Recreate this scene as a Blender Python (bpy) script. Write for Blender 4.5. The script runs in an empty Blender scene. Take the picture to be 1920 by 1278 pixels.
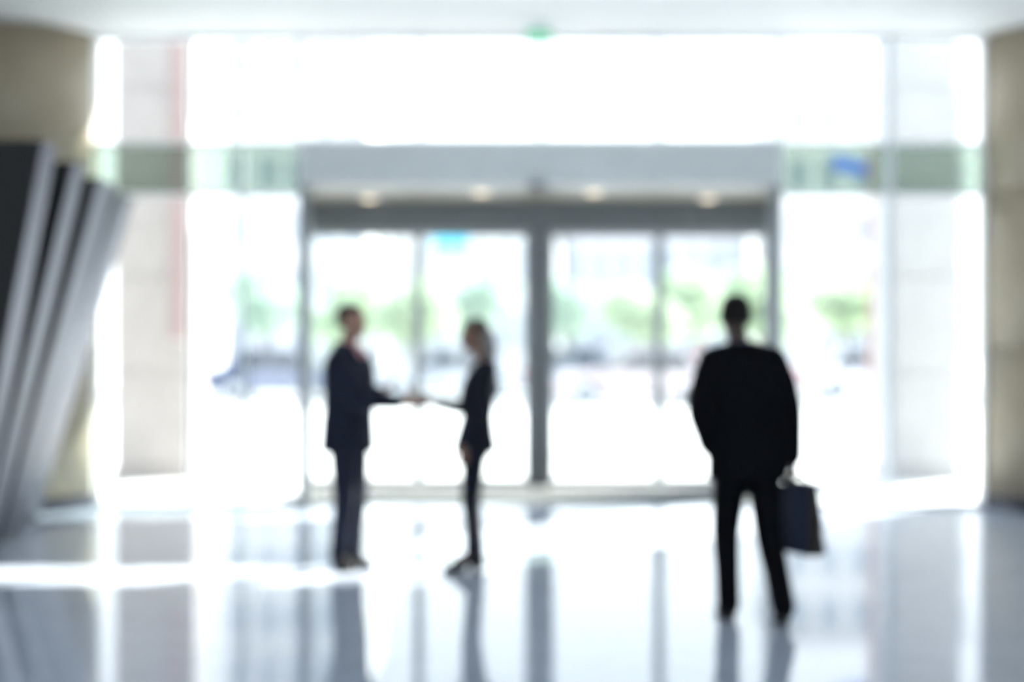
import bpy, bmesh, math, random
from mathutils import Vector, Matrix
random.seed(7)
PI = math.pi
S = bpy.context.scene
C = S.collection

# ------------------------------------------------------------------ camera
cd = bpy.data.cameras.new('camera')
cam = bpy.data.objects.new('camera', cd); C.objects.link(cam)
cam.location = (0, 0, 1.55)
cam.rotation_euler = (PI/2, 0, 0)
cd.sensor_width = 36; cd.lens = 50
cd.clip_end = 500
cd.dof.use_dof = True
cd.dof.focus_distance = 3.3          # focused far in front of everything: the photograph is out of focus
cd.dof.aperture_fstop = 0.87
S.camera = cam

# ------------------------------------------------------------------ sky, sun, exposure
SUN_DIR = Vector((-1.12, -1.0, -0.98))     # the way the light travels
SUN_STRENGTH = 9.6
SKY = ((0.80, 0.90, 1.0), 1.14)
EXPOSURE = 1.62
w = bpy.data.worlds.new('sky'); S.world = w
w.use_nodes = True
nt = w.node_tree
bg = nt.nodes['Background']
tc = nt.nodes.new('ShaderNodeTexCoord')
sp = nt.nodes.new('ShaderNodeSeparateXYZ')
rp = nt.nodes.new('ShaderNodeValToRGB')
nt.links.new(tc.outputs['Generated'], sp.inputs[0])
nt.links.new(sp.outputs['Z'], rp.inputs[0])
rp.color_ramp.elements[0].color = (0.95, 0.97, 1.0, 1)
rp.color_ramp.elements[1].color = (0.60, 0.75, 1.0, 1)
nt.links.new(rp.outputs[0], bg.inputs['Color'])
bg.inputs['Strength'].default_value = SKY[1]
sd = bpy.data.lights.new('sun', 'SUN')
sd.energy = SUN_STRENGTH; sd.angle = math.radians(0.6); sd.color = (1.0, 0.97, 0.92)
sun = bpy.data.objects.new('sun', sd); C.objects.link(sun)
sun.rotation_euler = (-SUN_DIR).to_track_quat('Z', 'Y').to_euler()
sun.location = (12, 10, 14)
S.view_settings.view_transform = 'Standard'
S.view_settings.look = 'None'
S.view_settings.exposure = EXPOSURE
S.view_settings.gamma = 1
S.view_settings.use_curve_mapping = False
S.cycles.use_denoising = True
S.cycles.max_bounces = 10
S.cycles.diffuse_bounces = 5
S.cycles.transparent_max_bounces = 24
S.cycles.caustics_reflective = True
S.cycles.sample_clamp_indirect = 6

# ------------------------------------------------------------------ materials
def mat(name, col, rough=0.5, metal=0.0, var=0.06, scale=6.0, ior=1.5, bump=0.0, spec=0.5, emit=None):
    m = bpy.data.materials.new(name); m.use_nodes = True
    n = m.node_tree.nodes; l = m.node_tree.links
    b = n['Principled BSDF']
    tx = n.new('ShaderNodeTexCoord'); no = n.new('ShaderNodeTexNoise')
    no.inputs['Scale'].default_value = scale; no.inputs['Detail'].default_value = 4
    l.new(tx.outputs['Object'], no.inputs['Vector'])
    cr = n.new('ShaderNodeValToRGB')
    cr.color_ramp.elements[0].position = 0.3; cr.color_ramp.elements[1].position = 0.7
    cr.color_ramp.elements[0].color = tuple(max(0, c*(1-var)) for c in col) + (1,)
    cr.color_ramp.elements[1].color = tuple(min(1, c*(1+var)) for c in col) + (1,)
    l.new(no.outputs['Fac'], cr.inputs[0]); l.new(cr.outputs[0], b.inputs['Base Color'])
    b.inputs['Roughness'].default_value = rough; b.inputs['Metallic'].default_value = metal
    b.inputs['IOR'].default_value = ior
    b.inputs['Specular IOR Level'].default_value = spec
    if bump:
        bp = n.new('ShaderNodeBump'); bp.inputs['Strength'].default_value = bump
        bp.inputs['Distance'].default_value = 0.004
        l.new(no.outputs['Fac'], bp.inputs['Height']); l.new(bp.outputs[0], b.inputs['Normal'])
    if emit:
        b.inputs['Emission Color'].default_value = tuple(emit[:3]) + (1,)
        b.inputs['Emission Strength'].default_value = emit[3]
    return m

def glass(name, tint, refl=1.0):
    m = bpy.data.materials.new(name); m.use_nodes = True
    n = m.node_tree.nodes; l = m.node_tree.links
    n.remove(n['Principled BSDF'])
    out = n['Material Output']
    tr = n.new('ShaderNodeBsdfTransparent'); tr.inputs[0].default_value = tuple(tint) + (1,)
    gl = n.new('ShaderNodeBsdfGlossy'); gl.inputs['Roughness'].default_value = 0.02
    lw = n.new('ShaderNodeLayerWeight'); lw.inputs[0].default_value = 0.5
    po = n.new('ShaderNodeMath'); po.operation = 'POWER'; po.inputs[1].default_value = 4.0
    fr = n.new('ShaderNodeMath'); fr.operation = 'MULTIPLY_ADD'; fr.inputs[1].default_value = 0.85; fr.inputs[2].default_value = 0.04
    l.new(lw.outputs['Facing'], po.inputs[0]); l.new(po.outputs[0], fr.inputs[0])
    mu = n.new('ShaderNodeMath'); mu.operation = 'MULTIPLY'; mu.inputs[1].default_value = refl
    mx = n.new('ShaderNodeMixShader')
    l.new(fr.outputs[0], mu.inputs[0]); l.new(mu.outputs[0], mx.inputs[0])
    l.new(tr.outputs[0], mx.inputs[1]); l.new(gl.outputs[0], mx.inputs[2])
    l.new(mx.outputs[0], out.inputs[0])
    return m

def floor_mat():
    m = mat('polished_stone', (0.55, 0.60, 0.70), 0.045, var=0.05, scale=3.0, ior=1.36)
    return m

M = dict(
    floor=floor_mat(),
    ceiling=mat('white_plaster', (0.86, 0.87, 0.87), 0.7, var=0.01),
    wall=mat('grey_plaster', (0.50, 0.52, 0.53), 0.7, var=0.03),
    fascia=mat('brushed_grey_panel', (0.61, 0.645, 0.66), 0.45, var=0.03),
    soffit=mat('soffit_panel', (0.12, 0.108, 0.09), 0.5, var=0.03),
    darkmetal=mat('dark_grey_metal', (0.12, 0.135, 0.145), 0.4, metal=0.3, var=0.05),
    postmetal=mat('mid_grey_metal', (0.24, 0.26, 0.28), 0.4, metal=0.3, var=0.05),
    white_=mat('white_lacquer', (0.80, 0.83, 0.86), 0.4, var=0.02),
    alu=mat('pale_aluminium', (0.68, 0.72, 0.76), 0.35, metal=0.6, var=0.03),
    steel=mat('satin_steel', (0.095, 0.098, 0.125), 0.42, metal=1.0, var=0.06, scale=2),
    charcoal=mat('charcoal_panel', (0.013, 0.014, 0.015), 0.55, var=0.2, scale=2, spec=0.3),
    beige=mat('beige_stone', (0.36, 0.305, 0.225), 0.45, var=0.06, scale=3),
    beigeband=mat('pale_beige_stone', (0.40, 0.35, 0.27), 0.45, var=0.06, scale=3),
    mat_=mat('woven_mat', (0.09, 0.095, 0.093), 0.95, var=0.1, scale=120, bump=0.3),
    glass=glass('clear_glass', (0.95, 0.97, 0.96)),
    tint=glass('green_tinted_glass', (0.55, 0.62, 0.565)),
    doorglass=glass('door_glass', (0.92, 0.95, 0.94)),
    pave=mat('pale_paving', (0.62, 0.62, 0.61), 0.8, var=0.05, scale=1.5),
    road=mat('asphalt', (0.28, 0.29, 0.30), 0.9, var=0.08, scale=2),
    pillar=mat('pinkish_grey_stone', (0.36, 0.335, 0.33), 0.6, var=0.06, scale=2.5),
    pillar2=mat('cool_grey_stone', (0.36, 0.365, 0.38), 0.6, var=0.06, scale=2.5),
    red=mat('faded_red_cloth', (0.35, 0.265, 0.265), 0.8, var=0.08),
    bld_a=mat('pale_render', (0.62, 0.62, 0.62), 0.8, var=0.03, scale=0.4),
    bld_b=mat('off_white_render', (0.66, 0.65, 0.64), 0.8, var=0.03, scale=0.4),
    bld_c=mat('lilac_grey_render', (0.55, 0.53, 0.56), 0.8, var=0.03, scale=0.4),
    winframe=mat('window_frame_grey', (0.40, 0.42, 0.45), 0.5),
    winpane=mat('dark_window_pane', (0.28, 0.32, 0.36), 0.08, var=0.2, scale=0.5),
    leaf=mat('leaf_green', (0.42, 0.50, 0.37), 0.6, var=0.3, scale=1.5),
    leaf2=mat('leaf_blue_green', (0.40, 0.50, 0.43), 0.6, var=0.3, scale=1.5),
    bark=mat('bark', (0.10, 0.075, 0.055), 0.9, var=0.2, scale=8),
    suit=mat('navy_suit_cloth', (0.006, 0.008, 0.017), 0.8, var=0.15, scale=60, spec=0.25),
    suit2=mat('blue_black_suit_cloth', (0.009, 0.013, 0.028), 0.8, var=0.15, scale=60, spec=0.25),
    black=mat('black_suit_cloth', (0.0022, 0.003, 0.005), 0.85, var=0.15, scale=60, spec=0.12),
    shoe=mat('black_leather', (0.006, 0.006, 0.008), 0.5, spec=0.3),
    sole=mat('black_rubber', (0.012, 0.012, 0.012), 0.8),
    skin=mat('warm_skin', (0.36, 0.20, 0.145), 0.5, var=0.05, scale=15),
    skin2=mat('brown_skin', (0.22, 0.12, 0.085), 0.5, var=0.05, scale=15),
    skin3=mat('shade_darkened_skin', (0.045, 0.026, 0.019), 0.5, var=0.05, scale=15),  # backlit shade put into the skin colour, so neck and hand stay near black
    hair=mat('dark_hair', (0.006, 0.005, 0.0045), 0.7, spec=0.25, var=0.3, scale=40, bump=0.4),
    hairb=mat('brown_hair', (0.045, 0.028, 0.02), 0.55, var=0.3, scale=40, bump=0.4),
    hairg=mat('ash_blond_hair', (0.22, 0.205, 0.195), 0.5, var=0.3, scale=40, bump=0.4),
    shirt=mat('white_shirt', (0.70, 0.68, 0.70), 0.8),
    greyshirt=mat('grey_blue_shirt', (0.10, 0.12, 0.17), 0.8),
    pinkshirt=mat('pink_shirt', (0.70, 0.42, 0.45), 0.8),
    tie=mat('rose_tie', (0.45, 0.10, 0.14), 0.6),
    eyew=mat('eye_white', (0.6, 0.6, 0.6), 0.2),
    lips=mat('lip_skin', (0.28, 0.10, 0.09), 0.5),
    bag=mat('glossy_navy_leather', (0.030, 0.040, 0.070), 0.25, var=0.15, scale=20, spec=0.9),
    bagend=mat('dark_brown_leather', (0.018, 0.013, 0.012), 0.45, var=0.15, scale=20),
    brass=mat('dull_brass', (0.45, 0.36, 0.20), 0.3, metal=1),
    exitgreen=mat('green_sign_face', (0.10, 0.45, 0.25), 0.4, emit=(0.35, 0.8, 0.55, 0.15)),
    lampwarm=mat('warm_lamp', (0.9, 0.8, 0.6), 0.5, emit=(1.0, 0.72, 0.42, 0.6)),
    bluesign=mat('blue_sign_face', (0.05, 0.16, 0.62), 0.4),
    cyan=mat('turquoise_board', (0.03, 0.45, 0.62), 0.5),
    rust=mat('rust_brown_paint', (0.26, 0.15, 0.12), 0.7),
    tyre=mat('tyre_rubber', (0.02, 0.02, 0.02), 0.8),
    carglass=mat('car_glass', (0.03, 0.035, 0.04), 0.05),
    taillamp=mat('red_lamp_lens', (0.5, 0.02, 0.02), 0.2),
    headlamp=mat('clear_lamp_lens', (0.7, 0.72, 0.75), 0.1),
)
for k in ('leaf', 'leaf2'):
    n_ = M[k].node_tree.nodes; l_ = M[k].node_tree.links
    tr_ = n_.new('ShaderNodeBsdfTranslucent'); mx_ = n_.new('ShaderNodeMixShader'); mx_.inputs[0].default_value = 0.55
    tr_.inputs[0].default_value = (0.60, 0.72, 0.52, 1) if k == 'leaf' else (0.56, 0.70, 0.60, 1)
    l_.new(n_['Principled BSDF'].outputs[0], mx_.inputs[1]); l_.new(tr_.outputs[0], mx_.inputs[2])
    l_.new(mx_.outputs[0], n_['Material Output'].inputs[0])
CAR_COL = {k: mat('car_paint_' + k, c, 0.25, spec=0.7, var=0.02) for k, c in dict(
    dark_blue=(0.10, 0.13, 0.22), silver=(0.5, 0.52, 0.55), pink_beige=(0.52, 0.44, 0.46),
    white=(0.72, 0.72, 0.74), grey_blue=(0.26, 0.31, 0.38), red=(0.42, 0.05, 0.05)).items()}

# ------------------------------------------------------------------ helpers
def bx(bm, x0, x1, y0, y1, z0, z1):
    v = [bm.verts.new(p) for p in ((x0,y0,z0),(x1,y0,z0),(x1,y1,z0),(x0,y1,z0),(x0,y0,z1),(x1,y0,z1),(x1,y1,z1),(x0,y1,z1))]
    for f in ((3,2,1,0),(4,5,6,7),(0,1,5,4),(1,2,6,5),(2,3,7,6),(3,0,4,7)):
        bm.faces.new([v[i] for i in f])
    return v

def prism(bm, lo, hi):
    """closed solid between two equal-length loops"""
    a = [bm.verts.new(p) for p in lo]; b = [bm.verts.new(p) for p in hi]
    n = len(a)
    bm.faces.new(a[::-1]); bm.faces.new(b)
    for i in range(n):
        bm.faces.new((a[i], a[(i+1) % n], b[(i+1) % n], b[i]))

def cyl(bm, p0, p1, r0, r1=None, n=20):
    r1 = r0 if r1 is None else r1
    p0, p1 = Vector(p0), Vector(p1)
    t = (p1-p0).normalized()
    u = t.orthogonal().normalized(); v = t.cross(u)
    L = [[p + (u*math.cos(2*PI*i/n) + v*math.sin(2*PI*i/n))*r for i in range(n)] for p, r in ((p0, r0), (p1, r1))]
    prism(bm, *L)

def fix(bm):
    bmesh.ops.recalc_face_normals(bm, faces=bm.faces)

def obj(name, bm, m, parent=None, smooth=False, bevel=0.0):
    fix(bm)
    if bevel:
        bmesh.ops.bevel(bm, geom=[e for e in bm.edges], offset=bevel, segments=2, affect='EDGES', clamp_overlap=True)
    me = bpy.data.meshes.new(name); bm.to_mesh(me); bm.free()
    if smooth:
        for p in me.polygons: p.use_smooth = True
    o = bpy.data.objects.new(name, me); C.objects.link(o)
    me.materials.append(m)
    if parent is not None: o.parent = parent
    return o

def box(name, m, x0, x1, y0, y1, z0, z1, parent=None, bevel=0.0):
    bm = bmesh.new(); bx(bm, x0, x1, y0, y1, z0, z1)
    return obj(name, bm, m, parent, bevel=bevel)

def struct(o):
    o['kind'] = 'structure'; return o

def tag(o, label, cat, group=None):
    o['label'] = label; o['category'] = cat
    if group: o['group'] = group
    return o

def thing(name, label, cat, loc=(0, 0, 0), rz=0.0, group=None):
    o = bpy.data.objects.new(name, None); C.objects.link(o)
    o.location = loc; o.rotation_euler = (0, 0, rz); o.empty_display_size = 0.2
    return tag(o, label, cat, group)

def dup(root, loc, label=None, rz=None):
    r = root.copy(); C.objects.link(r); r.location = loc
    if rz is not None: r.rotation_euler = (0, 0, rz)
    if label: r['label'] = label
    for ch in list(root.children):
        c = ch.copy(); C.objects.link(c); c.parent = r
        for g in list(ch.children):
            d = g.copy(); C.objects.link(d); d.parent = c
    return r

# ------------------------------------------------------------------ the hall
FY = 13.3        # glass front
DY = 15.1        # door line of the lobby porch
CZ = 4.40
XL, XR, YB = -7.0, 7.0, -4.0
GL, GR = -3.92, 4.42      # ends of the glass front
PL, PR = -1.98, 2.50      # porch opening
QL, QR = -2.24, 2.80      # porch at the doors

struct(box('floor', M['floor'], XL, XR, YB, FY, -0.2, 0.0))
struct(box('ceiling', M['ceiling'], XL, XR, YB, FY+0.25, CZ, CZ+0.25))
struct(box('wall_left', M['wall'], XL-0.2, XL, YB, FY, -0.2, CZ))
struct(box('wall_right', M['wall'], XR, XR+0.2, YB, FY, -0.2, CZ))
bm = bmesh.new()
bx(bm, XL-0.2, XR+0.2, YB-0.2, YB, -0.2, 0.3); bx(bm, XL-0.2, XR+0.2, YB-0.2, YB, CZ-0.2, CZ)
for x in (XL-0.1, -3.5, 0, 3.5, XR+0.1): bx(bm, x-0.1, x+0.1, YB-0.2, YB, 0.3, CZ-0.2)
wb = struct(obj('wall_back', bm, M['wall']))          # rear glazing is added out of view to let fill light in
for a, b in ((XL, -3.6), (-3.4, -.1), (.1, 3.4), (3.6, XR)):
    box('pane', M['glass'], a, b, YB-0.11, YB-0.09, 0.3, CZ-0.2, wb)
struct(box('rear_pavement', M['pave'], -60, 60, -60, YB-0.2, -0.35, -0.06))
bm = bmesh.new()
bx(bm, XL-0.2, GL-0.35, FY, FY+0.2, -0.2, CZ); bx(bm, GR+0.35, XR+0.2, FY, FY+0.2, -0.2, CZ)
struct(obj('wall_front', bm, M['wall']))

# glass front: each bay is a frame with its panes
def bay(n, x0, x1, zs, w=0.018, edge=None):
    bm = bmesh.new()
    z0, z1 = zs[0], zs[-1]
    for x in (x0, x1-w):
        bx(bm, x, x+w, FY-0.03, FY+0.045, z0, z1)
    for k, z in enumerate(zs):
        h = 0.03 if 0 < k < len(zs)-1 else 0.04
        a = z if k == 0 else z-h/2
        if k == len(zs)-1: a = z-h
        bx(bm, x0+w, x1-w, FY-0.028, FY+0.043, a, a+h)
    fr = struct(obj('window_%d' % n, bm, M['white_']))
    for k in range(len(zs)-1):
        a, b = zs[k]+(0.04 if k == 0 else 0.015), zs[k+1]-(0.04 if k == len(zs)-2 else 0.015)
        tinted = abs(zs[k]-2.92) < 0.01
        box('transom_pane' if tinted else 'pane', M['tint' if tinted else 'glass'], x0+w, x1-w, FY, FY+0.012, a, b, fr)
Z3 = [0.0, 2.92, 3.39, CZ]
bay(1, GL, -3.0, Z3)
bay(2, -3.0, -2.51, Z3)
bay(3, -2.51, PL, Z3)
bay(4, PR, 3.53, Z3, 0.03)
bay(5, 3.53, GR, Z3, 0.03)
ZC = [3.39, CZ]
bay(6, PL, -0.86, ZC)
bay(7, -0.86, 0.26, ZC)
bay(8, 0.26, 1.37, ZC)
bay(9, 1.37, PR, ZC)

# unseen roof added above the frame to keep sun off the left column
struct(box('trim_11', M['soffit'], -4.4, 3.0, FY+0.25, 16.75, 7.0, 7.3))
# porch between the glass front and the doors
bm = bmesh.new()
prism(bm, [(PL, FY-0.04, 3.0), (PR, FY-0.04, 3.0), (PR, FY+0.06, 3.0), (PL, FY+0.06, 3.0)],
      [(PL, FY-0.04, 3.39), (PR, FY-0.04, 3.39), (PR, FY+0.06, 3.39), (PL, FY+0.06, 3.39)])
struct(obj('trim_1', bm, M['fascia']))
bm = bmesh.new()
prism(bm, [(PL, FY+0.06, 3.01), (PR, FY+0.06, 3.01), (QR, DY+0.1, 3.01), (QL, DY+0.1, 3.01)],
      [(PL, FY+0.06, 3.36), (PR, FY+0.06, 3.36), (QR, DY+0.1, 3.36), (QL, DY+0.1, 3.36)])
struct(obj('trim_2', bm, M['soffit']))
for k, x in enumerate((PL+0.04, PR-0.04)):
    struct(box('trim_%d' % (3+k), M['postmetal'], x-0.04, x+0.04, FY-0.06, FY+0.08, 0.0, 3.0))
# splayed side panes of the porch
for k, (a, b) in enumerate(((PL, QL), (PR, QR))):
    bm = bmesh.new()
    for z0, z1 in ((0.0, 0.08), (2.93, 3.01)):
        prism(bm, [(a-0.02, FY+0.08, z0), (a+0.02, FY+0.08, z0), (b+0.02, DY, z0), (b-0.02, DY, z0)],
              [(a-0.02, FY+0.08, z1), (a+0.02, FY+0.08, z1), (b+0.02, DY, z1), (b-0.02, DY, z1)])
    fr = struct(obj('window_%d' % (10+k), bm, M['postmetal']))
    bm = bmesh.new()
    prism(bm, [(a-0.006, FY+0.08, .08), (a+0.006, FY+0.08, .08), (b+0.006, DY, .08), (b-0.006, DY, .08)],
          [(a-0.006, FY+0.08, 2.93), (a+0.006, FY+0.08, 2.93), (b+0.006, DY, 2.93), (b-0.006, DY, 2.93)])
    obj('pane', bm, M['glass'], fr)
# header, middle post and jambs at the doors
struct(box('trim_5', M['darkmetal'], QL, QR, DY-0.06, DY+0.08, 2.72, 3.01))
MX = 0.29
struct(box('trim_6', M['darkmetal'], MX-0.10, MX+0.10, DY-0.08, DY+0.08, 0.0, 2.72))
struct(box('trim_7', M['darkmetal'], QL, QL+0.07, DY-0.06, DY+0.08, 0.0, 2.72))
struct(box('trim_8', M['darkmetal'], QR-0.07, QR, DY-0.06, DY+0.08, 0.0, 2.72))
struct(box('trim_9', M['alu'], PL, PR, FY-0.03, FY+0.05, 0.0, 0.012))    # threshold strip
bm = bmesh.new()
prism(bm, [(PL, FY, -0.2), (PR, FY, -0.2), (QR, DY+0.1, -0.2), (QL, DY+0.1, -0.2)],
      [(PL, FY, 0.0), (PR, FY, 0.0), (QR, DY+0.1, 0.0), (QL, DY+0.1, 0.0)])
struct(obj('trim_10', bm, M['pave']))

def door(n, x0, x1, handle_right):
    t = 0.05
    bm = bmesh.new()
    y0, y1 = DY-0.025, DY+0.025
    bx(bm, x0, x0+t, y0, y1, 0.012, 2.715); bx(bm, x1-t, x1, y0, y1, 0.012, 2.715)
    bx(bm, x0+t, x1-t, y0, y1, 2.66, 2.715); bx(bm, x0+t, x1-t, y0, y1, 0.012, 0.09)
    d = struct(obj('door_%d' % n, bm, M['postmetal']))
    box('pane', M['doorglass'], x0+t, x1-t, DY-0.006, DY+0.006, 0.09, 2.66, d)
    hx = x1-0.035 if handle_right else x0+0.035
    bm = bmesh.new()
    cyl(bm, (hx, y0-0.05, 0.75), (hx, y0-0.05, 1.15), 0.016, n=12)
    for z in (0.80, 1.10): cyl(bm, (hx, y0-0.05, z), (hx, y0, z), 0.012, n=10)
    obj('handle', bm, M['darkmetal'], d, smooth=True)
    box('lock_case', M['darkmetal'], hx-0.03, hx+0.03, y0-0.012, y0, 0.62, 0.74, d)
    bm = bmesh.new()
    hx2 = x0+0.012 if handle_right else x1-0.012
    for z in (0.3, 1.4, 2.45): cyl(bm, (hx2, y0-0.012, z-0.06), (hx2, y0-0.012, z+0.06), 0.012, n=10)
    obj('hinge', bm, M['darkmetal'], d)
a, b = QL+0.07, MX-0.10
door(1, a, (a+b)/2-0.003, True); door(2, (a+b)/2+0.003, b, False)
a, b = MX+0.10, QR-0.07
door(3, a, (a+b)/2-0.003, True); door(4, (a+b)/2+0.003, b, False)

# ------------------------------------------------------------------ outside ground
struct(box('pavement', M['pave'], -60, 60, FY+0.02, 34, -0.35, -0.06))
struct(box('road', M['road'], -60, 60, 34, 48, -0.40, -0.10))
struct(box('far_pavement', M['pave'], -90, 90, 48, 130, -0.40, -0.04))

# ------------------------------------------------------------------ round columns
def column(label, x, y, r=0.75):
    t = thing('round_column', label, 'column', (x, y, 0))
    n = 64
    for k, (z0, z1) in enumerate(((0.12, 1.48), (1.49, 2.94), (2.95, CZ))):
        bm = bmesh.new(); cyl(bm, (0, 0, z0), (0, 0, z1), r, n=n)
        o = obj('drum', bm, M['beige'], t, smooth=False)
        for p in o.data.polygons: p.use_smooth = len(p.vertices) == 4
    bm = bmesh.new()
    for z in (1.48, 2.94): cyl(bm, (0, 0, z), (0, 0, z+0.01), r-0.012, n=n)
    obj('joint', bm, M['beigeband'], t)
    bm = bmesh.new(); cyl(bm, (0, 0, 0), (0, 0, 0.12), r+0.015, n=n)
    obj('base_ring', bm, M['steel'], t)
    return t
column('beige round stone column behind the leaning dark slabs at the left', GL+0.02-0.75, 13.36)
column('beige round stone column at the right end of the glass front', GR-0.0+0.75, 13.36)

# ------------------------------------------------------------------ leaning slabs at the left
def slab(label, xb, xt, y, t, H=2.80, width=1.55):
    o = thing('leaning_slab', label, 'partition', (xb, y, 0), 0, 'row of leaning dark slabs')
    dx = xt-xb
    def quad(x0, x1, y0, y1, z): 
        s = dx*(z/H)
        return [(x0+s, y0, z), (x1+s, y0, z), (x1+s, y1, z), (x0+s, y1, z)]
    e = 0.008
    bm = bmesh.new(); prism(bm, quad(-width, -e, 0.02, t-0.02, 0.03), quad(-width, -e, 0.02, t-0.02, H-0.02))
    obj('core', bm, M['charcoal'], o)
    bm = bmesh.new(); prism(bm, quad(-width, -e, 0.0, 0.02, 0.03), quad(-width, -e, 0.0, 0.02, H-0.02))
    obj('front_panel', bm, M['charcoal'], o)
    bm = bmesh.new(); prism(bm, quad(-e, 0, 0.0, t, 0.0), quad(-e, 0, 0.0, t, H))
    s = obj('edge_plate', bm, M['steel'], o); s['label'] = 'pale satin steel edge'
    bm = bmesh.new(); prism(bm, quad(-width, -e, 0.0, t, H-0.02), quad(-width, -e, 0.0, t, H))
    obj('cap', bm, M['charcoal'], o)
    bm = bmesh.new(); bx(bm, -width, 0.02, -0.02, t+0.02, 0, 0.012)
    obj('base_plate', bm, M['darkmetal'], o)
slab('tall leaning charcoal slab with pale steel edge, nearest and tallest-looking of the row at the left', -3.45, -2.92, 8.86, 0.28)
slab('leaning charcoal slab with pale steel edge, second from the front of the row', -3.72, -3.05, 9.90, 0.29)
slab('leaning charcoal slab with pale steel edge, third from the front of the row', -3.93, -3.17, 10.90, 0.48)
slab('leaning charcoal slab with pale steel edge, farthest of the row, before the beige column', -4.15, -3.30, 11.94, 0.50)

# ------------------------------------------------------------------ small things of the hall
bm = bmesh.new(); prism(bm, [(PL+0.06, FY+0.10, 0), (PR-0.06, FY+0.10, 0), (QR-0.12, DY-0.12, 0), (QL+0.12, DY-0.12, 0)],
                        [(PL+0.06, FY+0.10, 0.015), (PR-0.06, FY+0.10, 0.015), (QR-0.12, DY-0.12, 0.015), (QL+0.12, DY-0.12, 0.015)])
tag(obj('entrance_mat', bm, M['mat_']), 'pale grey entrance mat lying in front of the glass doors', 'mat')

t = thing('exit_sign', 'small green exit sign hanging from the white ceiling', 'sign', (0.245, 12.9, CZ))
box('sign_body', M['alu'], -0.13, 0.13, -0.02, 0.02, -0.15, -0.03, t, bevel=0.004)
box('sign_face', M['exitgreen'], -0.12, 0.12, -0.024, -0.02, -0.145, -0.035, t)
box('hanger', M['alu'], -0.05, 0.05, -0.01, 0.01, -0.03, 0.0, t)

t = thing('door_sensor', 'small grey motion sensor under the fascia above the middle post', 'sensor', (0.235, FY-0.04, 3.0))
bm = bmesh.new(); bx(bm, -0.09, 0.09, -0.07, 0.0, -0.05, 0.02); obj('housing', bm, M['postmetal'], t, bevel=0.01)
bm = bmesh.new(); cyl(bm, (0, -0.085, -0.015), (0, -0.07, -0.015), 0.022, 0.026, n=16); obj('lens', bm, M['carglass'], t, smooth=False)

dl = None
for x, y, lab in ((-1.45, 14.5, 'round warm downlight in the porch soffit above the shaking hands'),
                  (-0.30, 13.9, 'round warm downlight in the porch soffit left of the middle post'),
                  (0.80, 13.9, 'round warm downlight in the porch soffit right of the middle post'),
                  (2.0, 14.5, 'round warm downlight in the porch soffit near the walking man')):
    if dl is None:
        dl = thing('downlight', lab, 'lamp', (x, y, 3.01), 0, 'downlights in the porch soffit')
        bm = bmesh.new(); cyl(bm, (0, 0, -0.012), (0, 0, 0.0), 0.085, 0.095, n=24); obj('ring', bm, M['alu'], dl)
        bm = bmesh.new(); cyl(bm, (0, 0, -0.022), (0, 0, -0.012), 0.06, 0.065, n=24); obj('lamp_face', bm, M['lampwarm'], dl)
    else:
        dup(dl, (x, y, 3.01), lab)

# ------------------------------------------------------------------ people
def loft(bm, rings, n=20):
    """rings: (centre, u axis, v axis) with the radii in the axes"""
    V = []
    for c, u, v in rings:
        V.append([bm.verts.new(Vector(c) + Vector(u)*math.cos(2*PI*i/n) + Vector(v)*math.sin(2*PI*i/n)) for i in range(n)])
    for a, b in zip(V, V[1:]):
        for i in range(n):
            bm.faces.new((a[i], a[(i+1) % n], b[(i+1) % n], b[i]))
    bm.faces.new(V[0][::-1]); bm.faces.new(V[-1])

def trunk(bm, rows, n=24):
    """rows: (z, xc, yc, rx, ry)"""
    loft(bm, [((x, y, z), (rx, 0, 0), (0, ry, 0)) for z, x, y, rx, ry in rows], n)

def limb(bm, pts, rad, ref=(0, 1, 0.13), n=14, ends=True):
    """tapered tube with rounded ends; rad items are r or (ru, rv)"""
    P = [Vector(p) for p in pts]
    R = [r if isinstance(r, tuple) else (r, r) for r in rad]
    # subdivide smoothly
    Q, RR = [], []
    for i in range(len(P)-1):
        for s in (0, 0.25, 0.5, 0.75):
            p0 = P[max(i-1, 0)]; p1 = P[i]; p2 = P[i+1]; p3 = P[min(i+2, len(P)-1)]
            t = s
            q = 0.5*((2*p1) + (p2-p0)*t + (2*p0-5*p1+4*p2-p3)*t*t + (3*p1-p0-3*p2+p3)*t**3)
            Q.append(p1.lerp(p2, s)*0.5 + q*0.5)
            RR.append((R[i][0]*(1-s)+R[i+1][0]*s, R[i][1]*(1-s)+R[i+1][1]*s))
    Q.append(P[-1]); RR.append(R[-1])
    rings = []
    ref = Vector(ref)
    def frame(t):
        u = t.cross(ref)
        if u.length < 1e-3: u = t.cross(Vector((1, 0.1, 0)))
        u.normalize(); v = u.cross(t).normalized()
        return u, v
    N = len(Q)
    for i in range(N):
        t = (Q[min(i+1, N-1)]-Q[max(i-1, 0)]).normalized()
        u, v = frame(t)
        if i == 0 and ends:
            for k in (0.96, 0.7): 
                rings.append((Q[i]-t*RR[i][1]*k, u*RR[i][0]*math.sqrt(1-k*k), v*RR[i][1]*math.sqrt(1-k*k)))
        rings.append((Q[i], u*RR[i][0], v*RR[i][1]))
        if i == N-1 and ends:
            for k in (0.7, 0.96):
                rings.append((Q[i]+t*RR[i][1]*k, u*RR[i][0]*math.sqrt(1-k*k), v*RR[i][1]*math.sqrt(1-k*k)))
    loft(bm, rings, n)

def ell(bm, c, r, n=16):
    rows = []
    for k in range(1, n//2+4):
        a = -PI/2 + PI*k/(n//2+4)
        rows.append((c[2]+r[2]*math.sin(a), c[0], c[1], r[0]*math.cos(a), r[1]*math.cos(a)))
    trunk(bm, rows, n)

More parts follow.
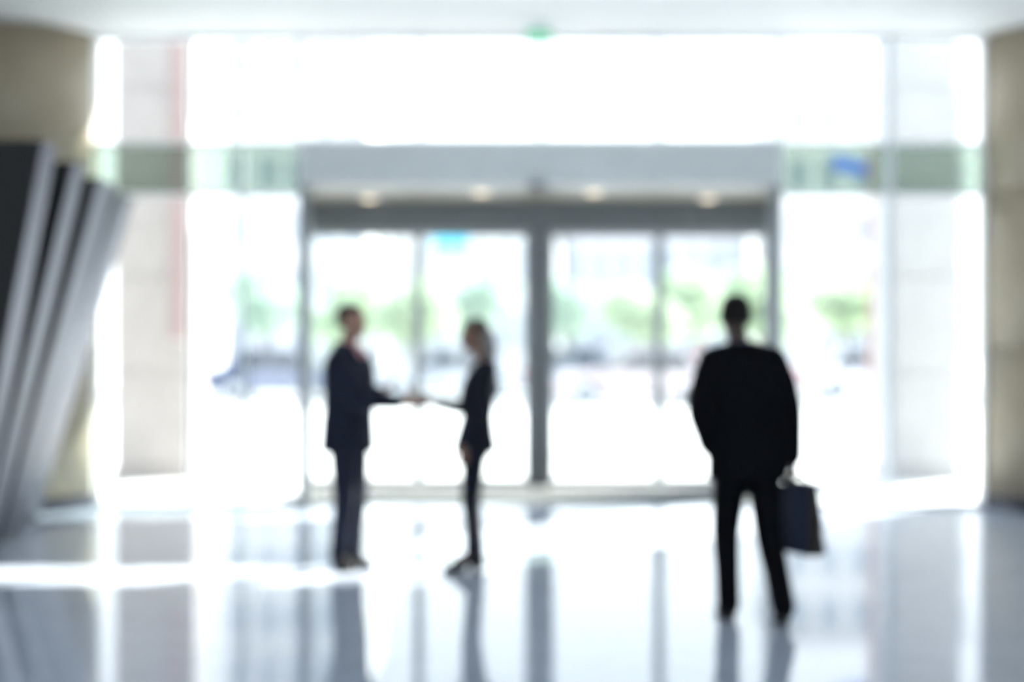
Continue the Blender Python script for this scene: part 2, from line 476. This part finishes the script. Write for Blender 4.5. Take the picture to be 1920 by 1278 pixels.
def fused(name, bm, m, parent, voxel=0.011, smooth=3):
    """one continuous skin out of overlapping volumes"""
    fix(bm)
    me = bpy.data.meshes.new(name); bm.to_mesh(me); bm.free()
    o = bpy.data.objects.new(name, me); C.objects.link(o)
    r = o.modifiers.new('r', 'REMESH'); r.mode = 'VOXEL'; r.voxel_size = voxel; r.use_smooth_shade = True
    s = o.modifiers.new('s', 'SMOOTH'); s.factor = 0.5; s.iterations = smooth
    dg = bpy.context.evaluated_depsgraph_get()
    new = bpy.data.meshes.new_from_object(o.evaluated_get(dg))
    o.modifiers.clear(); o.data = new; new.name = name
    bpy.data.meshes.remove(me)
    new.materials.clear(); new.materials.append(m)
    for p in new.polygons: p.use_smooth = True
    o.parent = parent
    return o

def hand(bm, wrist, fwd, palm, thumb_side, s=1.0, curl=0.5):
    """palm and five bent fingers; fwd = along the hand, palm = palm normal, thumb_side = towards the thumb"""
    f = Vector(fwd).normalized(); pn = Vector(palm).normalized()
    a = f.cross(pn).normalized()
    if a.dot(Vector(thumb_side)) < 0: a = -a
    pn = (pn - f*pn.dot(f)).normalized()
    W = Vector(wrist)
    # palm: flat across
    def flat(p, wid, th): return (p, a*wid, pn*th)
    loft(bm, [flat(W-f*0.03*s, .026*s, .022*s), flat(W, .028*s, .020*s), flat(W+f*0.04*s, .040*s, .017*s), flat(W+f*0.085*s, .043*s, .014*s), flat(W+f*0.098*s, .038*s, .010*s)], 16)
    for k, (off, L) in enumerate(((.031, .072), (.0105, .082), (-.0105, .076), (-.031, .060))):
        p = W + f*(0.082 if k in (1, 2) else 0.076)*s + a*off*s
        ang = curl*0.35; pts = [p]
        for seg, frac in enumerate((0.45, 0.32, 0.23)):
            d = f*math.cos(ang) + pn*math.sin(ang) + a*off*1.2
            p = p + d.normalized()*L*frac*s; pts.append(p); ang += curl*(0.95 if seg == 0 else 0.75)
        limb(bm, pts, [.0092*s, .0088*s, .0082*s, .0070*s], ref=a, n=10)
    p0 = W + f*0.02*s + a*.028*s; p1 = W + f*0.055*s + a*.056*s + pn*0.012*s
    p2 = p1 + f*0.032*s + a*0.008*s + pn*0.014*s*(1+curl); p3 = p2 + f*0.024*s + pn*0.012*s*(1+curl)
    limb(bm, [p0, p1, p2, p3], [.014*s, .0115*s, .0105*s, .008*s], ref=pn, n=10)

def shoe(name, ankle, yaw, parent, pitch=0.0, L=0.285, w=0.046, heel=0.0, m=None):
    """shoe with sole and heel, sitting under the ankle; yaw turns the toe; pitch lifts the heel"""
    bm = bmesh.new()
    # along y: (y, z-centre, half width, half height)
    rows = [(-.085, .040, .024, .030), (-.065, .048, .034, .042), (-.02, .055, .037, .050), (.04, .048, .040, .042), (.09, .036, .045, .030), (.14, .030, .044, .024), (.18, .026, .032, .018), (.197, .022, .014, .010)]
    k = L/0.282
    loft(bm, [((0, y*k, z+heel*max(0, (0.10-y))/0.18), (hw*w/.046, 0, 0), (0, 0, hh)) for y, z, hw, hh in rows], 18)
    limb(bm, [(0, -.03, .06+heel), (0, -.03, .115+heel)], [.038*w/.046, .036*w/.046], n=14)
    R = Matrix.Translation(Vector((ankle[0], ankle[1], 0))) @ Matrix.Rotation(yaw, 4, 'Z')
    if pitch:      # the heel lifts about the ball of the foot
        R = R @ Matrix.Translation(Vector((0, .13, 0))) @ Matrix.Rotation(-pitch, 4, 'X') @ Matrix.Translation(Vector((0, -.13, 0)))
    T = R @ Matrix.Translation(Vector((0, 0.03, 0)))
    bm.transform(T)
    o = obj(name, bm, m or M['shoe'], parent, smooth=True)
    bm = bmesh.new()
    def sole(y0, y1, hw0, hw1, z0, z1):
        prism(bm, [(-hw0, y0, z0), (hw0, y0, z0), (hw1, y1, z0), (-hw1, y1, z0)], [(-hw0, y0, z1), (hw0, y0, z1), (hw1, y1, z1), (-hw1, y1, z1)])
    g = w/.046
    sole(0.045*k, .12*k, .036*g, .044*g, 0.0, .012); sole(.12*k, .19*k, .044*g, .022*g, 0.0, .012)
    bm.transform(T)
    obj('sole', bm, M['sole'], o)
    bm = bmesh.new()
    sole(-.088*k, -.02*k, .028*g if not heel else .014, .034*g if not heel else .014, 0.0, .018+heel)
    bm.transform(T)
    obj('heel', bm, M['sole'], o)
    return o

def person(label, loc, rz, P):
    s = P['scale']
    t = thing('person', label, 'person', loc, rz)
    V = lambda p: Vector(p)*s
    suit = P['suit']; fem = P.get('fem', False); bk = P.get('bulk', 1.0)
    hx, hy = P['head'][0]*s, P['head'][1]*s
    hips, sh = P['hip_c'], P['sh_c']         # xy of hip and shoulder centres
    def cx(z):                                # centre line of the trunk
        k = min(1, max(0, (z-0.90)/0.54)); return (hips[0]*(1-k)+sh[0]*k, hips[1]*(1-k)+sh[1]*k)
    def rows(R): 
        out = []
        for z, yo, rx, ry in R:
            x, y = cx(z); out.append((z*s, x*s, (y+yo)*s, rx*s, ry*s))
        return out
    # --- body: one continuous skin
    bm = bmesh.new()
    if fem:
        R = [(.84, 0, .13, .10), (.92, -.005, .160, .115), (1.0, 0, .145, .10), (1.12, 0, .118, .085), (1.25, .015, .135, .10), (1.36, .01, .150, .095), (1.44, 0, .12, .075), (1.50, -.005, .055, .052)]
    else:
        R = [(.84, 0, .14, .105), (.93, 0, .165, .118), (1.05, .005, .152, .112), (1.15, .005, .150, .105), (1.28, .01, .165, .118), (1.38, .005, .178, .115), (1.45, -.005, .150, .088), (1.51, -.01, .068, .062)]
    trunk(bm, rows(R))
    nx, ny = cx(1.5)
    limb(bm, [(nx*s, (ny-.015)*s, 1.47*s), ((nx*s+hx)/2, (ny*s+hy)/2-.012*s, 1.54*s), (hx, hy-.008*s, 1.62*s)], [.060*s, (.052 if fem else .058)*s, (.050 if fem else .056)*s])
    hz = 1.565*s                                  # chin
    k = 0.95 if fem else 1.0
    HR = [(.000, .052, .018, .020), (.012, .050, .034, .036), (.035, .035, .052, .058), (.070, .018, .064, .080), (.105, .008, .071, .090), (.140, .002, .075, .096), (.175, -.004, .075, .096), (.205, -.008, .064, .083), (.225, -.010, .044, .058), (.235, -.010, .018, .024)]
    bmh = bmesh.new()
    trunk(bmh, [((z)*k*s, 0, y*s, rx*k*s, ry*k*s) for z, y, rx, ry in HR])
    limb(bmh, [(0, .096*s, .128*k*s), (0, .104*s, .098*k*s), (0, .106*s, .086*k*s)], [.008*s, .012*s, .013*s], ref=(1, 0, 0), n=10)      # nose
    limb(bmh, [(-.04*s, .082*s, .137*k*s), (0, .092*s, .139*k*s), (.04*s, .082*s, .137*k*s)], [.010*s]*3, ref=(0, 0, 1), n=8)           # brow
    limb(bmh, [(-.018*s, .088*s, .055*k*s), (.018*s, .088*s, .055*k*s)], [.009*s]*2, ref=(0, 0, 1), n=8)                                # lips
    for sx in (-1, 1):
        limb(bmh, [(sx*.074*k*s, -.008*s, .088*k*s), (sx*.082*k*s, -.016*s, .112*k*s), (sx*.080*k*s, -.014*s, .135*k*s)], [(.006*s, .012*s), (.008*s, .017*s), (.007*s, .014*s)], ref=(0, 1, 0), n=10)
    HM = Matrix.Translation(Vector((hx, hy, hz))) @ Matrix.Rotation(P.get('head_yaw', 0), 4, 'Z') @ Matrix.Rotation(-P.get('head_pitch', 0), 4, 'X')
    bmh.transform(HM)
    tmp = bpy.data.meshes.new('tmp'); bmh.to_mesh(tmp); bmh.free(); bm.from_mesh(tmp); bpy.data.meshes.remove(tmp)
    ar = .86 if fem else 1.0
    for a in P['arms']:
        S_, E_, W_ = V(a['sh']), V(a['el']), V(a['wr'])
        limb(bm, [S_, E_, W_], [.050*ar*s, .040*ar*s, .028*ar*s])
        hand(bm, W_ + (W_-E_).normalized()*0.01, a['fwd'], a['palm'], a['thumb'], s*(0.92 if fem else 1.0), a.get('curl', .5))
    for l in P['legs']:
        limb(bm, [V(l['hip']), V(l['kn']), V(l['an'])], [.082*ar*s, .055*ar*s, .030*ar*s])
        an = V(l['an']); d = Vector((-math.sin(l['yaw']), math.cos(l['yaw']), 0))
        limb(bm, [an+d*.0, an+d*.05-Vector((0, 0, .03)), an+d*.10-Vector((0, 0, .048))], [.030*s, .026*s, .018*s])
    fused('body', bm, P['skin'], t, 0.0075, 2)
    # --- eyes and mouth
    for sx in (-1, 1):
        bm = bmesh.new(); ell(bm, (sx*.031*k*s, .083*s, .118*k*s), (.013*s, .010*s, .009*s), 12); bm.transform(HM); e = obj('eye', bm, M['eyew'], t, smooth=True)
        bm = bmesh.new(); ell(bm, (sx*.031*k*s, .0915*s, .118*k*s), (.006*s, .003*s, .006*s), 10); bm.transform(HM); obj('iris', bm, M['hair'], e, smooth=True)
    bm = bmesh.new(); limb(bm, [(-.022*s, .0915*s, .055*k*s), (0, .096*s, .056*k*s), (.022*s, .0915*s, .055*k*s)], [.004*s, .006*s, .004*s], ref=(0, 0, 1), n=8); bm.transform(HM)
    obj('mouth', bm, M['lips'], t, smooth=True)
    # --- hair
    bm = bmesh.new()
    trunk(bm, [(z*k*s, 0, y*s, rx*k*s, ry*k*s) for z, y, rx, ry in
               ((.085, -.045, .070, .062), (.115, -.040, .079, .070), (.150, -.026, .082, .082), (.180, -.014, .081, .098), (.208, -.012, .070, .092), (.230, -.014, .050, .066), (.243, -.014, .022, .030))])
    if P.get('long_hair'):
        bm.transform(HM); fused('hair', bm, M['hairb'], t, 0.009, 3); bm = bmesh.new()
        limb(bm, [(0, -.085*s, .12*s), (0, -.105*s, .06*s), (0, -.115*s, -.01*s), (0, -.105*s, -.09*s), (0, -.10*s, -.13*s)], [(.066*s, .050*s), (.075*s, .042*s), (.078*s, .036*s), (.068*s, .030*s), (.040*s, .016*s)], ref=(0, 1, 0))
        for sx in (-1, 1): limb(bm, [(sx*.066*s, -.06*s, .10*s), (sx*.076*s, -.07*s, .03*s), (sx*.070*s, -.085*s, -.05*s)], [.020*s, .026*s, .018*s])
    bm.transform(HM)
    lh = fused('long_hair' if P.get('long_hair') else 'hair', bm, P['hair'], t, 0.009, 3)
    if P.get('long_hair'): lh['label'] = 'pale ash blond hair falling behind the neck'
    # --- trousers
    bm = bmesh.new()
    if fem: R = [(.80, 0, .135, .11), (.88, -.005, .165, .122), (.96, 0, .160, .112), (1.04, 0, .138, .098)]
    else:   R = [(.80, 0, .150, .118), (.88, 0, .172, .128), (.97, 0, .170, .124), (1.04, .005, .160, .120)]
    trunk(bm, rows(R))
    for l in P['legs']:
        h, kn, an = V(l['hip']), V(l['kn']), V(l['an'])
        if fem: rr = [.096, .066, .052, .050]
        else:   rr = [.104, .078, .068, .066]
        limb(bm, [h, kn, kn.lerp(an, .55), an+Vector((0, 0, -.012))], [r*s for r in rr], ends=True)
    fused('trousers', bm, suit, t, 0.011, 3)
    # --- jacket
    bm = bmesh.new()
    if fem: R = [(.845, -.012, .182, .140), (.90, -.01, .182, .137), (.98, -.004, .165, .120), (1.09, 0, .136, .100), (1.17, .005, .140, .105), (1.26, .018, .156, .118), (1.36, .010, .168, .108), (1.43, -.004, .150, .090), (1.475, -.014, .095, .072), (1.50, -.018, .070, .062)]
    else:   R = [(.79, -.003, .198, .150), (.86, 0, .198, .150), (.98, 0, .190, .143), (1.10, .004, .182, .136), (1.22, .01, .192, .140), (1.34, .008, .205, .138), (1.42, 0, .205, .118), (1.475, -.012, .150, .090), (1.515, -.02, .085, .072), (1.545, -.024, .070, .064)]
    R = [(z, yo, rx*bk, ry*bk) for z, yo, rx, ry in R]
    trunk(bm, rows(R), 28)
    for a in P['arms']:
        S_, E_, W_ = V(a['sh']), V(a['el']), V(a['wr'])
        j = .84 if fem else 1.0
        nk = Vector(((cx(1.5)[0])*s, (cx(1.5)[1]-.015)*s, (1.495 if not fem else 1.465)*s))
        So = S_ + Vector((0, 0, -.035*s)); So.x -= math.copysign(.012*s, a['sh'][0]-sh[0])
        limb(bm, [nk, nk.lerp(S_, .55)+Vector((0, 0, -.004*s)), S_+Vector((0, 0, -.012*s))], [r*j*s for r in (.058, .062, .066)])
        limb(bm, [So, S_.lerp(E_, .5), E_, E_.lerp(W_, .55), W_-(W_-E_).normalized()*.012], [r*j*s*bk for r in (.076, .070, .060, .052, .046)])
    fused('jacket', bm, suit, t, 0.011, 4)
    # --- shirt front, collar and tie between the lapels
    fy = .132 if not fem else .112
    bm = bmesh.new()
    x0, y0 = cx(1.4)
    def pt(dx, yo, z): x, y = cx(z); return ((x+dx)*s, (y+yo)*s, z*s)
    prism(bm, [pt(-.055, fy*.72, 1.50), pt(.055, fy*.72, 1.50), pt(.048, fy+.004, 1.40), pt(0, fy+.022, 1.22), pt(-.048, fy+.004, 1.40)],
          [pt(-.055, fy*.72-.04, 1.50), pt(.055, fy*.72-.04, 1.50), pt(.048, fy-.04, 1.40), pt(0, fy-.03, 1.22), pt(-.048, fy-.04, 1.40)])
    obj('shirt', bm, P['shirt'], t)
    bm = bmesh.new()
    trunk(bm, [(z*s, nx*s, (ny+yo)*s, r*s, (r+.004)*s) for z, yo, r in ((1.49, -.002, .074), (1.525, -.002, .068), (1.553, .0, .064))] if not fem else [(z*s, nx*s, (ny+yo)*s, r*s, (r+.004)*s) for z, yo, r in ((1.475, 0, .074), (1.50, 0, .064))])
    obj('collar', bm, P['shirt'], t, smooth=True)
    if not fem:
        bm = bmesh.new()
        prism(bm, [pt(-.018, fy*.72+.008, 1.515), pt(.018, fy*.72+.008, 1.515), pt(.014, fy*.80+.008, 1.475), pt(.028, fy+.030, 1.24), pt(0, fy+.032, 1.20), pt(-.028, fy+.030, 1.24), pt(-.014, fy*.80+.008, 1.475)],
              [pt(-.018, fy*.72-.01, 1.515), pt(.018, fy*.72-.01, 1.515), pt(.014, fy*.80-.01, 1.475), pt(.028, fy+.010, 1.24), pt(0, fy+.012, 1.20), pt(-.028, fy+.010, 1.24), pt(-.014, fy*.80-.01, 1.475)])
        obj('tie', bm, P['tie'], t)
    # --- cuffs
    for a in P['arms']:
        E_, W_ = V(a['el']), V(a['wr']); d = (W_-E_).normalized()
        bm = bmesh.new(); cyl(bm, W_-d*.03, W_+d*.010, .039*ar*s, .038*ar*s, n=18); obj('cuff', bm, P['shirt'], t, smooth=False)
    for l in P['legs']:
        shoe('shoe', V(l['an']), l['yaw'], t, l.get('pitch', 0), L=.245 if fem else .285, w=.038 if fem else .047, heel=.055 if fem else 0)
    return t

A = 0.085
def local(loc, rz, p):
    q = Matrix.Rotation(-rz, 4, 'Z') @ (Vector(p) - Vector(loc)); return tuple(q)
def ldir(rz, d):
    return tuple(Matrix.Rotation(-rz, 4, 'Z') @ Vector(d))
MAN1, RZ1 = (-1.12, 9.75, 0), -PI/2-0.36
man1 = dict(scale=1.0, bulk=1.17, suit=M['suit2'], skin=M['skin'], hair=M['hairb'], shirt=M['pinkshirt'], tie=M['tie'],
    head=(0, .030), hip_c=(0, -.005), sh_c=(0, .0), head_pitch=-.06,
    arms=[dict(sh=(.185, 0, 1.43), el=local(MAN1, RZ1, (-1.03, 9.545, 1.16)), wr=local(MAN1, RZ1, (-.765, 9.655, 1.135)), fwd=ldir(RZ1, (1, .12, .03)), palm=ldir(RZ1, (-.05, 1, 0)), thumb=(0, 0, 1), curl=.45),
          dict(sh=(-.185, 0, 1.43), el=(-.235, -.03, 1.16), wr=(-.13, .175, 1.19), fwd=(.35, .9, .25), palm=(.6, -.1, .7), thumb=(-.2, .2, 1), curl=.6)],
    legs=[dict(hip=(.085, 0, .90), kn=(.095, .02, .49), an=(.055, -.045, A), yaw=-.7),
          dict(hip=(-.085, 0, .90), kn=(-.095, .015, .49), an=(-.05, .005, A), yaw=-.45)])
person('man in dark navy suit shaking hands with the woman, pink shirt at his throat', MAN1, RZ1, man1)

AF = 0.085 + 0.058
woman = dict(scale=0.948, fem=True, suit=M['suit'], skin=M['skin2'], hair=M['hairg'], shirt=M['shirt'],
    bulk=1.12, head=(0, -.005), hip_c=(0, .01), sh_c=(0, -.06), head_pitch=.05, long_hair=True,
    arms=[dict(sh=(.155, -.06, 1.41), el=(.19, .085, 1.15), wr=(.085, .295, 1.195), fwd=(-.10, 1, -.02), palm=(-1, -.1, 0), thumb=(0, 0, 1), curl=.45),
          dict(sh=(-.155, -.06, 1.41), el=(-.205, -.045, 1.14), wr=(-.185, .065, .91), fwd=(.02, .15, -1), palm=(1, 0, 0), thumb=(0, 1, 0), curl=.35)],
    legs=[dict(hip=(.078, 0, .90), kn=(.075, .02, .53), an=(.075, -.02, AF), yaw=-.1),
          dict(hip=(-.078, 0, .90), kn=(-.075, .03, .53), an=(-.075, .02, AF), yaw=.15)])
person('woman with ash blond hair in dark trouser suit shaking hands with a man', (-0.25, 9.62, 0), PI/2, woman)

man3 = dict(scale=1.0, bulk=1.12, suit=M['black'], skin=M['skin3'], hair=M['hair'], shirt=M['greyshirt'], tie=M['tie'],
    head=(-.065, .03), hip_c=(0, 0), sh_c=(-.035, .01), head_yaw=-.05,
    arms=[dict(sh=(-.205, .0, 1.465), el=(-.275, -.06, 1.16), wr=(-.205, .06, .95), fwd=(.12, .25, -.9), palm=(1, 0, 0), thumb=(0, 1, 0), curl=.5),
          dict(sh=(.150, .0, 1.465), el=(.228, -.04, 1.165), wr=(.250, -.01, .90), fwd=(.08, .10, -1), palm=(-1, 0, 0), thumb=(0, 1, 0), curl=1.35)],
    legs=[dict(hip=(-.085, 0, .90), kn=(-.105, .10, .49), an=(-.092, .10, A), yaw=.05),
          dict(hip=(.085, 0, .90), kn=(.115, .0, .49), an=(.170, -.14, A+.035), yaw=-.1, pitch=.30)])
MAN3 = (1.30, 7.84, 0)
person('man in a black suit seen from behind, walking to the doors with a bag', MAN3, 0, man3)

# the bag hangs from his right hand
t = thing('briefcase', 'dark leather bag hanging from the right hand of the walking man', 'bag', (MAN3[0]+.275, MAN3[1]+.0, 0.385), math.radians(26))
bm = bmesh.new()
prism(bm, [(-.060, -.17, 0), (.060, -.17, 0), (.060, .17, 0), (-.060, .17, 0)], [(-.022, -.125, .385), (.022, -.125, .385), (.022, .125, .385), (-.022, .125, .385)])
obj('case', bm, M['bag'], t, bevel=.014)
bm = bmesh.new()
prism(bm, [(-.054, -.178, .01), (.054, -.178, .01), (.054, -.168, .01), (-.054, -.168, .01)], [(-.020, -.134, .375), (.020, -.134, .375), (.020, -.124, .375), (-.020, -.124, .375)])
obj('gusset', bm, M['bagend'], t)
bm = bmesh.new()
prism(bm, [(.048, -.155, .14), (.060, -.155, .14), (.060, .155, .14), (.048, .155, .14)], [(.020, -.13, .390), (.032, -.13, .390), (.032, .13, .390), (.020, .13, .390)])
prism(bm, [(-.026, -.13, .385), (.032, -.13, .385), (.032, .13, .385), (-.026, .13, .385)], [(-.022, -.125, .397), (.028, -.125, .397), (.028, .125, .397), (-.022, .125, .397)])
obj('flap', bm, M['bag'], t)
bm = bmesh.new(); limb(bm, [(0, -.075, .39), (-.004, -.06, .426), (-.012, .0, .438), (-.004, .06, .426), (0, .075, .39)], [.009]*5, ref=(1, 0, 0), n=10)
obj('handle', bm, M['bagend'], t, smooth=True)
for y in (-.07, .07):
    bm = bmesh.new(); bx(bm, .052, .066, y-.012, y+.012, .13, .17); obj('buckle', bm, M['darkmetal'], t)

# ------------------------------------------------------------------ outside, near: stone pillars, banner, sign post
def pillar(label, x0, x1, y0, y1, m, H=6.2):
    t = thing('stone_pillar', label, 'pillar', ((x0+x1)/2, (y0+y1)/2, -0.06))
    hw, hd = (x1-x0)/2, (y1-y0)/2
    zs = [0.15, 1.25, 2.35, 3.45, 4.55, H]
    for a, b in zip(zs, zs[1:]):
        bm = bmesh.new(); bx(bm, -hw, hw, -hd, hd, a+.006, b-.006); obj('stone_block', bm, m, t, bevel=.006)
    bm = bmesh.new(); bx(bm, -hw+.02, hw-.02, -hd+.02, hd-.02, .0, H-.02); obj('core', bm, m, t)
    bm = bmesh.new(); bx(bm, -hw-.03, hw+.03, -hd-.03, hd+.03, 0, .15); obj('plinth', bm, m, t, bevel=.01)
pillar('pinkish grey stone pillar outside the glass at the left, beside the red banner', -4.60, -3.76, 16.5, 17.3, M['pillar'])
pillar('cool grey stone pillar outside the glass at the right', 4.38, 5.16, 16.4, 17.2, M['pillar2'])
t = thing('banner', 'faded red vertical banner hanging on the stone pillar at the left', 'banner', (-3.87, 16.46, 1.55))
box('cloth', M['red'], -.085, .085, -.012, .0, 0, 3.6, t)
box('top_rod', M['alu'], -.1, .1, -.02, .03, 3.6, 3.63, t); box('bottom_rod', M['alu'], -.1, .1, -.02, .01, -.02, 0, t)

t = thing('sign_post', 'brown post carrying a small blue sign, outside right of the doors', 'sign', (6.33, 25.0, -0.06))
bm = bmesh.new(); cyl(bm, (0, 0, 0), (0, 0, 5.1), .07, .055, n=14); obj('post', bm, M['rust'], t, smooth=False)
bm = bmesh.new(); prism(bm, [(-.68, -.02, 4.62), (-.10, -.02, 4.50), (-.10, -.02, 4.74), (-.68, -.02, 4.90)], [(-.68, .02, 4.62), (-.10, .02, 4.50), (-.10, .02, 4.74), (-.68, .02, 4.90)])
obj('sign_plate', bm, M['bluesign'], t)
box('bracket', M['rust'], -.12, .03, -.03, .03, 4.58, 4.70, t)

# ------------------------------------------------------------------ outside, far: cars, trees, houses
def car(label, x, y, rz, paint, brake=True):
    t = thing('car', label, 'car', (x, y, -0.10), rz, 'cars parked along the road')
    m = CAR_COL[paint]
    prof = [(-2.15, .32), (-2.2, .55), (-2.12, .82), (-1.55, .90), (1.05, .92), (1.95, .80), (2.18, .62), (2.2, .34), (1.9, .24), (-1.9, .24)]
    bm = bmesh.new()
    prism(bm, [(px, -.88, pz) for px, pz in prof], [(px, .88, pz) for px, pz in prof]); obj('body', bm, m, t, bevel=.05)
    bm = bmesh.new()
    prism(bm, [(-1.75, -.80, .88), (1.0, -.80, .88), (1.0, .80, .88), (-1.75, .80, .88)], [(-1.25, -.62, 1.42), (.20, -.62, 1.42), (.20, .62, 1.42), (-1.25, .62, 1.42)])
    obj('cabin', bm, m, t, bevel=.04)
    def lerp(a, b, k): return tuple(p+(q-p)*k for p, q in zip(a, b))
    for s in (-1, 1):
        for x0, x1, u0, u1 in ((-1.45, -.45, -1.12, -.45), (-.38, .78, -.38, .14)):
            q = [(x0, s*.795, .93), (x1, s*.795, .93), (u1, s*.645, 1.36), (u0, s*.645, 1.36)]
            bm = bmesh.new(); prism(bm, q, [(a, b+s*.02, c) for a, b, c in q]); obj('side_window', bm, M['carglass'], t)
    for q, d in (([(.93, -.70, .93), (.93, .70, .93), (.24, .56, 1.38), (.24, -.56, 1.38)], .035), ([(-1.68, -.70, .93), (-1.68, .70, .93), (-1.28, .56, 1.38), (-1.28, -.56, 1.38)], -.035)):
        bm = bmesh.new(); prism(bm, q, [(a+d, b, c+.012) for a, b, c in q]); obj('windscreen' if d > 0 else 'rear_window', bm, M['carglass'], t)
    for wx in (-1.35, 1.35):
        for s in (-1, 1):
            bm = bmesh.new(); cyl(bm, (wx, s*.70, .32), (wx, s*.90, .32), .32, n=24); wv = obj('wheel', bm, M['tyre'], t)
            bm = bmesh.new(); cyl(bm, (wx, s*.895, .32), (wx, s*.915, .32), .20, .17, n=18); obj('hubcap', bm, M['alu'], wv)
    for s in (-1, 1):
        box('tail_lamp', M['taillamp'], -2.22, -2.12, s*.70-.14, s*.70+.14, .62, .78, t)
        box('headlamp', M['headlamp'], 2.06, 2.19, s*.66-.16, s*.66+.16, .58, .72, t)
    return t
car('dark blue car across the road, behind the man at the left', -6.3, 40, 0, 'dark_blue')
car('silver car across the road, seen through the second door leaf', -1.9, 41, PI, 'silver')
car('grey blue car across the road, left in the third door leaf', 2.2, 43, 0, 'grey_blue')
car('pinkish beige car in front of the grey blue car, seen through the third door leaf', 3.2, 36.5, PI, 'pink_beige')
car('red car across the road, beside the walking man', 6.9, 43, 0, 'red')
car('white car across the road, right of the doors', 10.4, 40.5, 0, 'white')

def leaf_blob(bm, c, r, n):
    rnd = random.random
    for _ in range(n):
        z = rnd()*2-1; a = rnd()*2*PI; q = math.sqrt(1-z*z); k = r*(0.55+0.45*rnd()**.5)
        p = Vector((c[0]+q*math.cos(a)*k, c[1]+q*math.sin(a)*k, c[2]+z*k*.85))
        u = Vector((rnd()-.5, rnd()-.5, rnd()-.5)).normalized(); v = u.orthogonal().normalized()
        s = 0.16+0.16*rnd()
        bm.faces.new([bm.verts.new(p+u*s), bm.verts.new(p+v*s*.6), bm.verts.new(p-u*s), bm.verts.new(p-v*s*.6)])

def tree(label, x, y, h, r, m, leaves=1500):
    t = thing('tree', label, 'tree', (x, y, -0.05), 0, 'trees beyond the road')
    bm = bmesh.new(); limb(bm, [(0, 0, 0), (.05, 0, h*.3), (-.03, .05, h*.6)], [.16, .12, .06], n=10)
    for a in (0.5, 2.4, 4.4): limb(bm, [(.03, 0, h*.35), (math.cos(a)*r*.5, math.sin(a)*r*.5, h*.62)], [.07, .03], n=8)
    obj('trunk', bm, M['bark'], t, smooth=True)
    bm = bmesh.new()
    for k in range(7):
        a = k*2.4; q = r*.55*(k/6)**.5
        leaf_blob(bm, (math.cos(a)*q, math.sin(a)*q, h*.66+random.uniform(-.15, .18)*h), r*.55, leaves//7)
    f = obj('foliage', bm, m, t)
k = 0
TREES = [(-9.4, 54, 4.4, 1.7, 'leaf2', 'small tree beyond the dark blue car, left of the man at the left'),
         (-6.6, 59, 4.3, 1.8, 'leaf', 'small round tree behind the head of the man at the left'),
         (-3.7, 54, 4.1, 1.7, 'leaf', 'small tree between the shaking man and woman'),
         (-1.5, 59.5, 4.4, 1.8, 'leaf2', 'small blue-green tree behind the head of the woman'),
         (2.3, 59, 4.3, 1.7, 'leaf2', 'small tree beyond the grey blue car, left in the third door leaf'),
         (4.9, 54, 4.2, 1.7, 'leaf', 'small tree beyond the road at the third door leaf, right side'),
         (7.6, 59, 4.8, 1.9, 'leaf', 'leafy tree left of the head of the walking man'),
         (9.3, 53.5, 4.4, 1.8, 'leaf', 'leafy tree right of the head of the walking man'),
         (13.4, 57, 4.4, 1.7, 'leaf', 'small tree outside right of the doors')]
for x, y, h, r, mm, lab in TREES: tree(lab, x, y, h, r, M[mm])

def building(label, x0, x1, y, H, m, nx, nz, D=10):
    t = thing('building', label, 'building', ((x0+x1)/2, y, -0.04))
    W = (x1-x0)/2
    box('wall', m, -W, W, 0, D, 0, H, t)
    box('roof', M['winframe'], -W-.25, W+.25, -.25, D+.25, H, H+.3, t)
    bm = bmesh.new()
    for k in range(1, nz): bx(bm, -W, W, -.10, 0, k*H/nz-.12, k*H/nz+.12)
    obj('ledge', bm, m, t)
    ww, wh = 2*W/nx*.30, H/nz*.30
    bmf = bmesh.new()
    bx(bmf, -ww, ww, -.08, 0, -wh, -wh+.12); bx(bmf, -ww, ww, -.08, 0, wh-.12, wh); bx(bmf, -ww, -ww+.1, -.08, 0, -wh+.12, wh-.12); bx(bmf, ww-.1, ww, -.08, 0, -wh+.12, wh-.12); bx(bmf, -.04, .04, -.07, 0, -wh+.12, wh-.12)
    first = None
    for i in range(nx):
        for j in range(nz):
            px, pz = -W+(i+.5)*2*W/nx, (j+.55)*H/nz
            if first is None:
                first = obj('window', bmf, M['winframe'], t)
                pane = box('pane', M['winpane'], -ww+.1, ww-.1, -.03, 0, -wh+.12, wh-.12, first)
                f = first
            else:
                f = first.copy(); C.objects.link(f); f.parent = t
                p = pane.copy(); C.objects.link(p); p.parent = f
            f.location = (px, 0, pz)
    return t
building('pale tall building far behind the man at the left', -16.5, -8.3, 82, 19, M['bld_a'], 5, 6)
building('long low off-white building beyond the trees, behind the woman', -7.6, 2.8, 88, 8.4, M['bld_b'], 8, 2)
building('low lilac grey building beyond the trees, right of the middle post', 3.4, 15.0, 90, 8.2, M['bld_c'], 8, 2)
building('pale tall building far behind the right end of the glass front', 16.0, 27.0, 84, 16, M['bld_b'], 6, 5)
tag(box('sign_board', M['cyan'], -4.9, -2.7, 87.8, 88.0, 7.2, 8.0), 'turquoise board on the front of the long low building', 'sign')
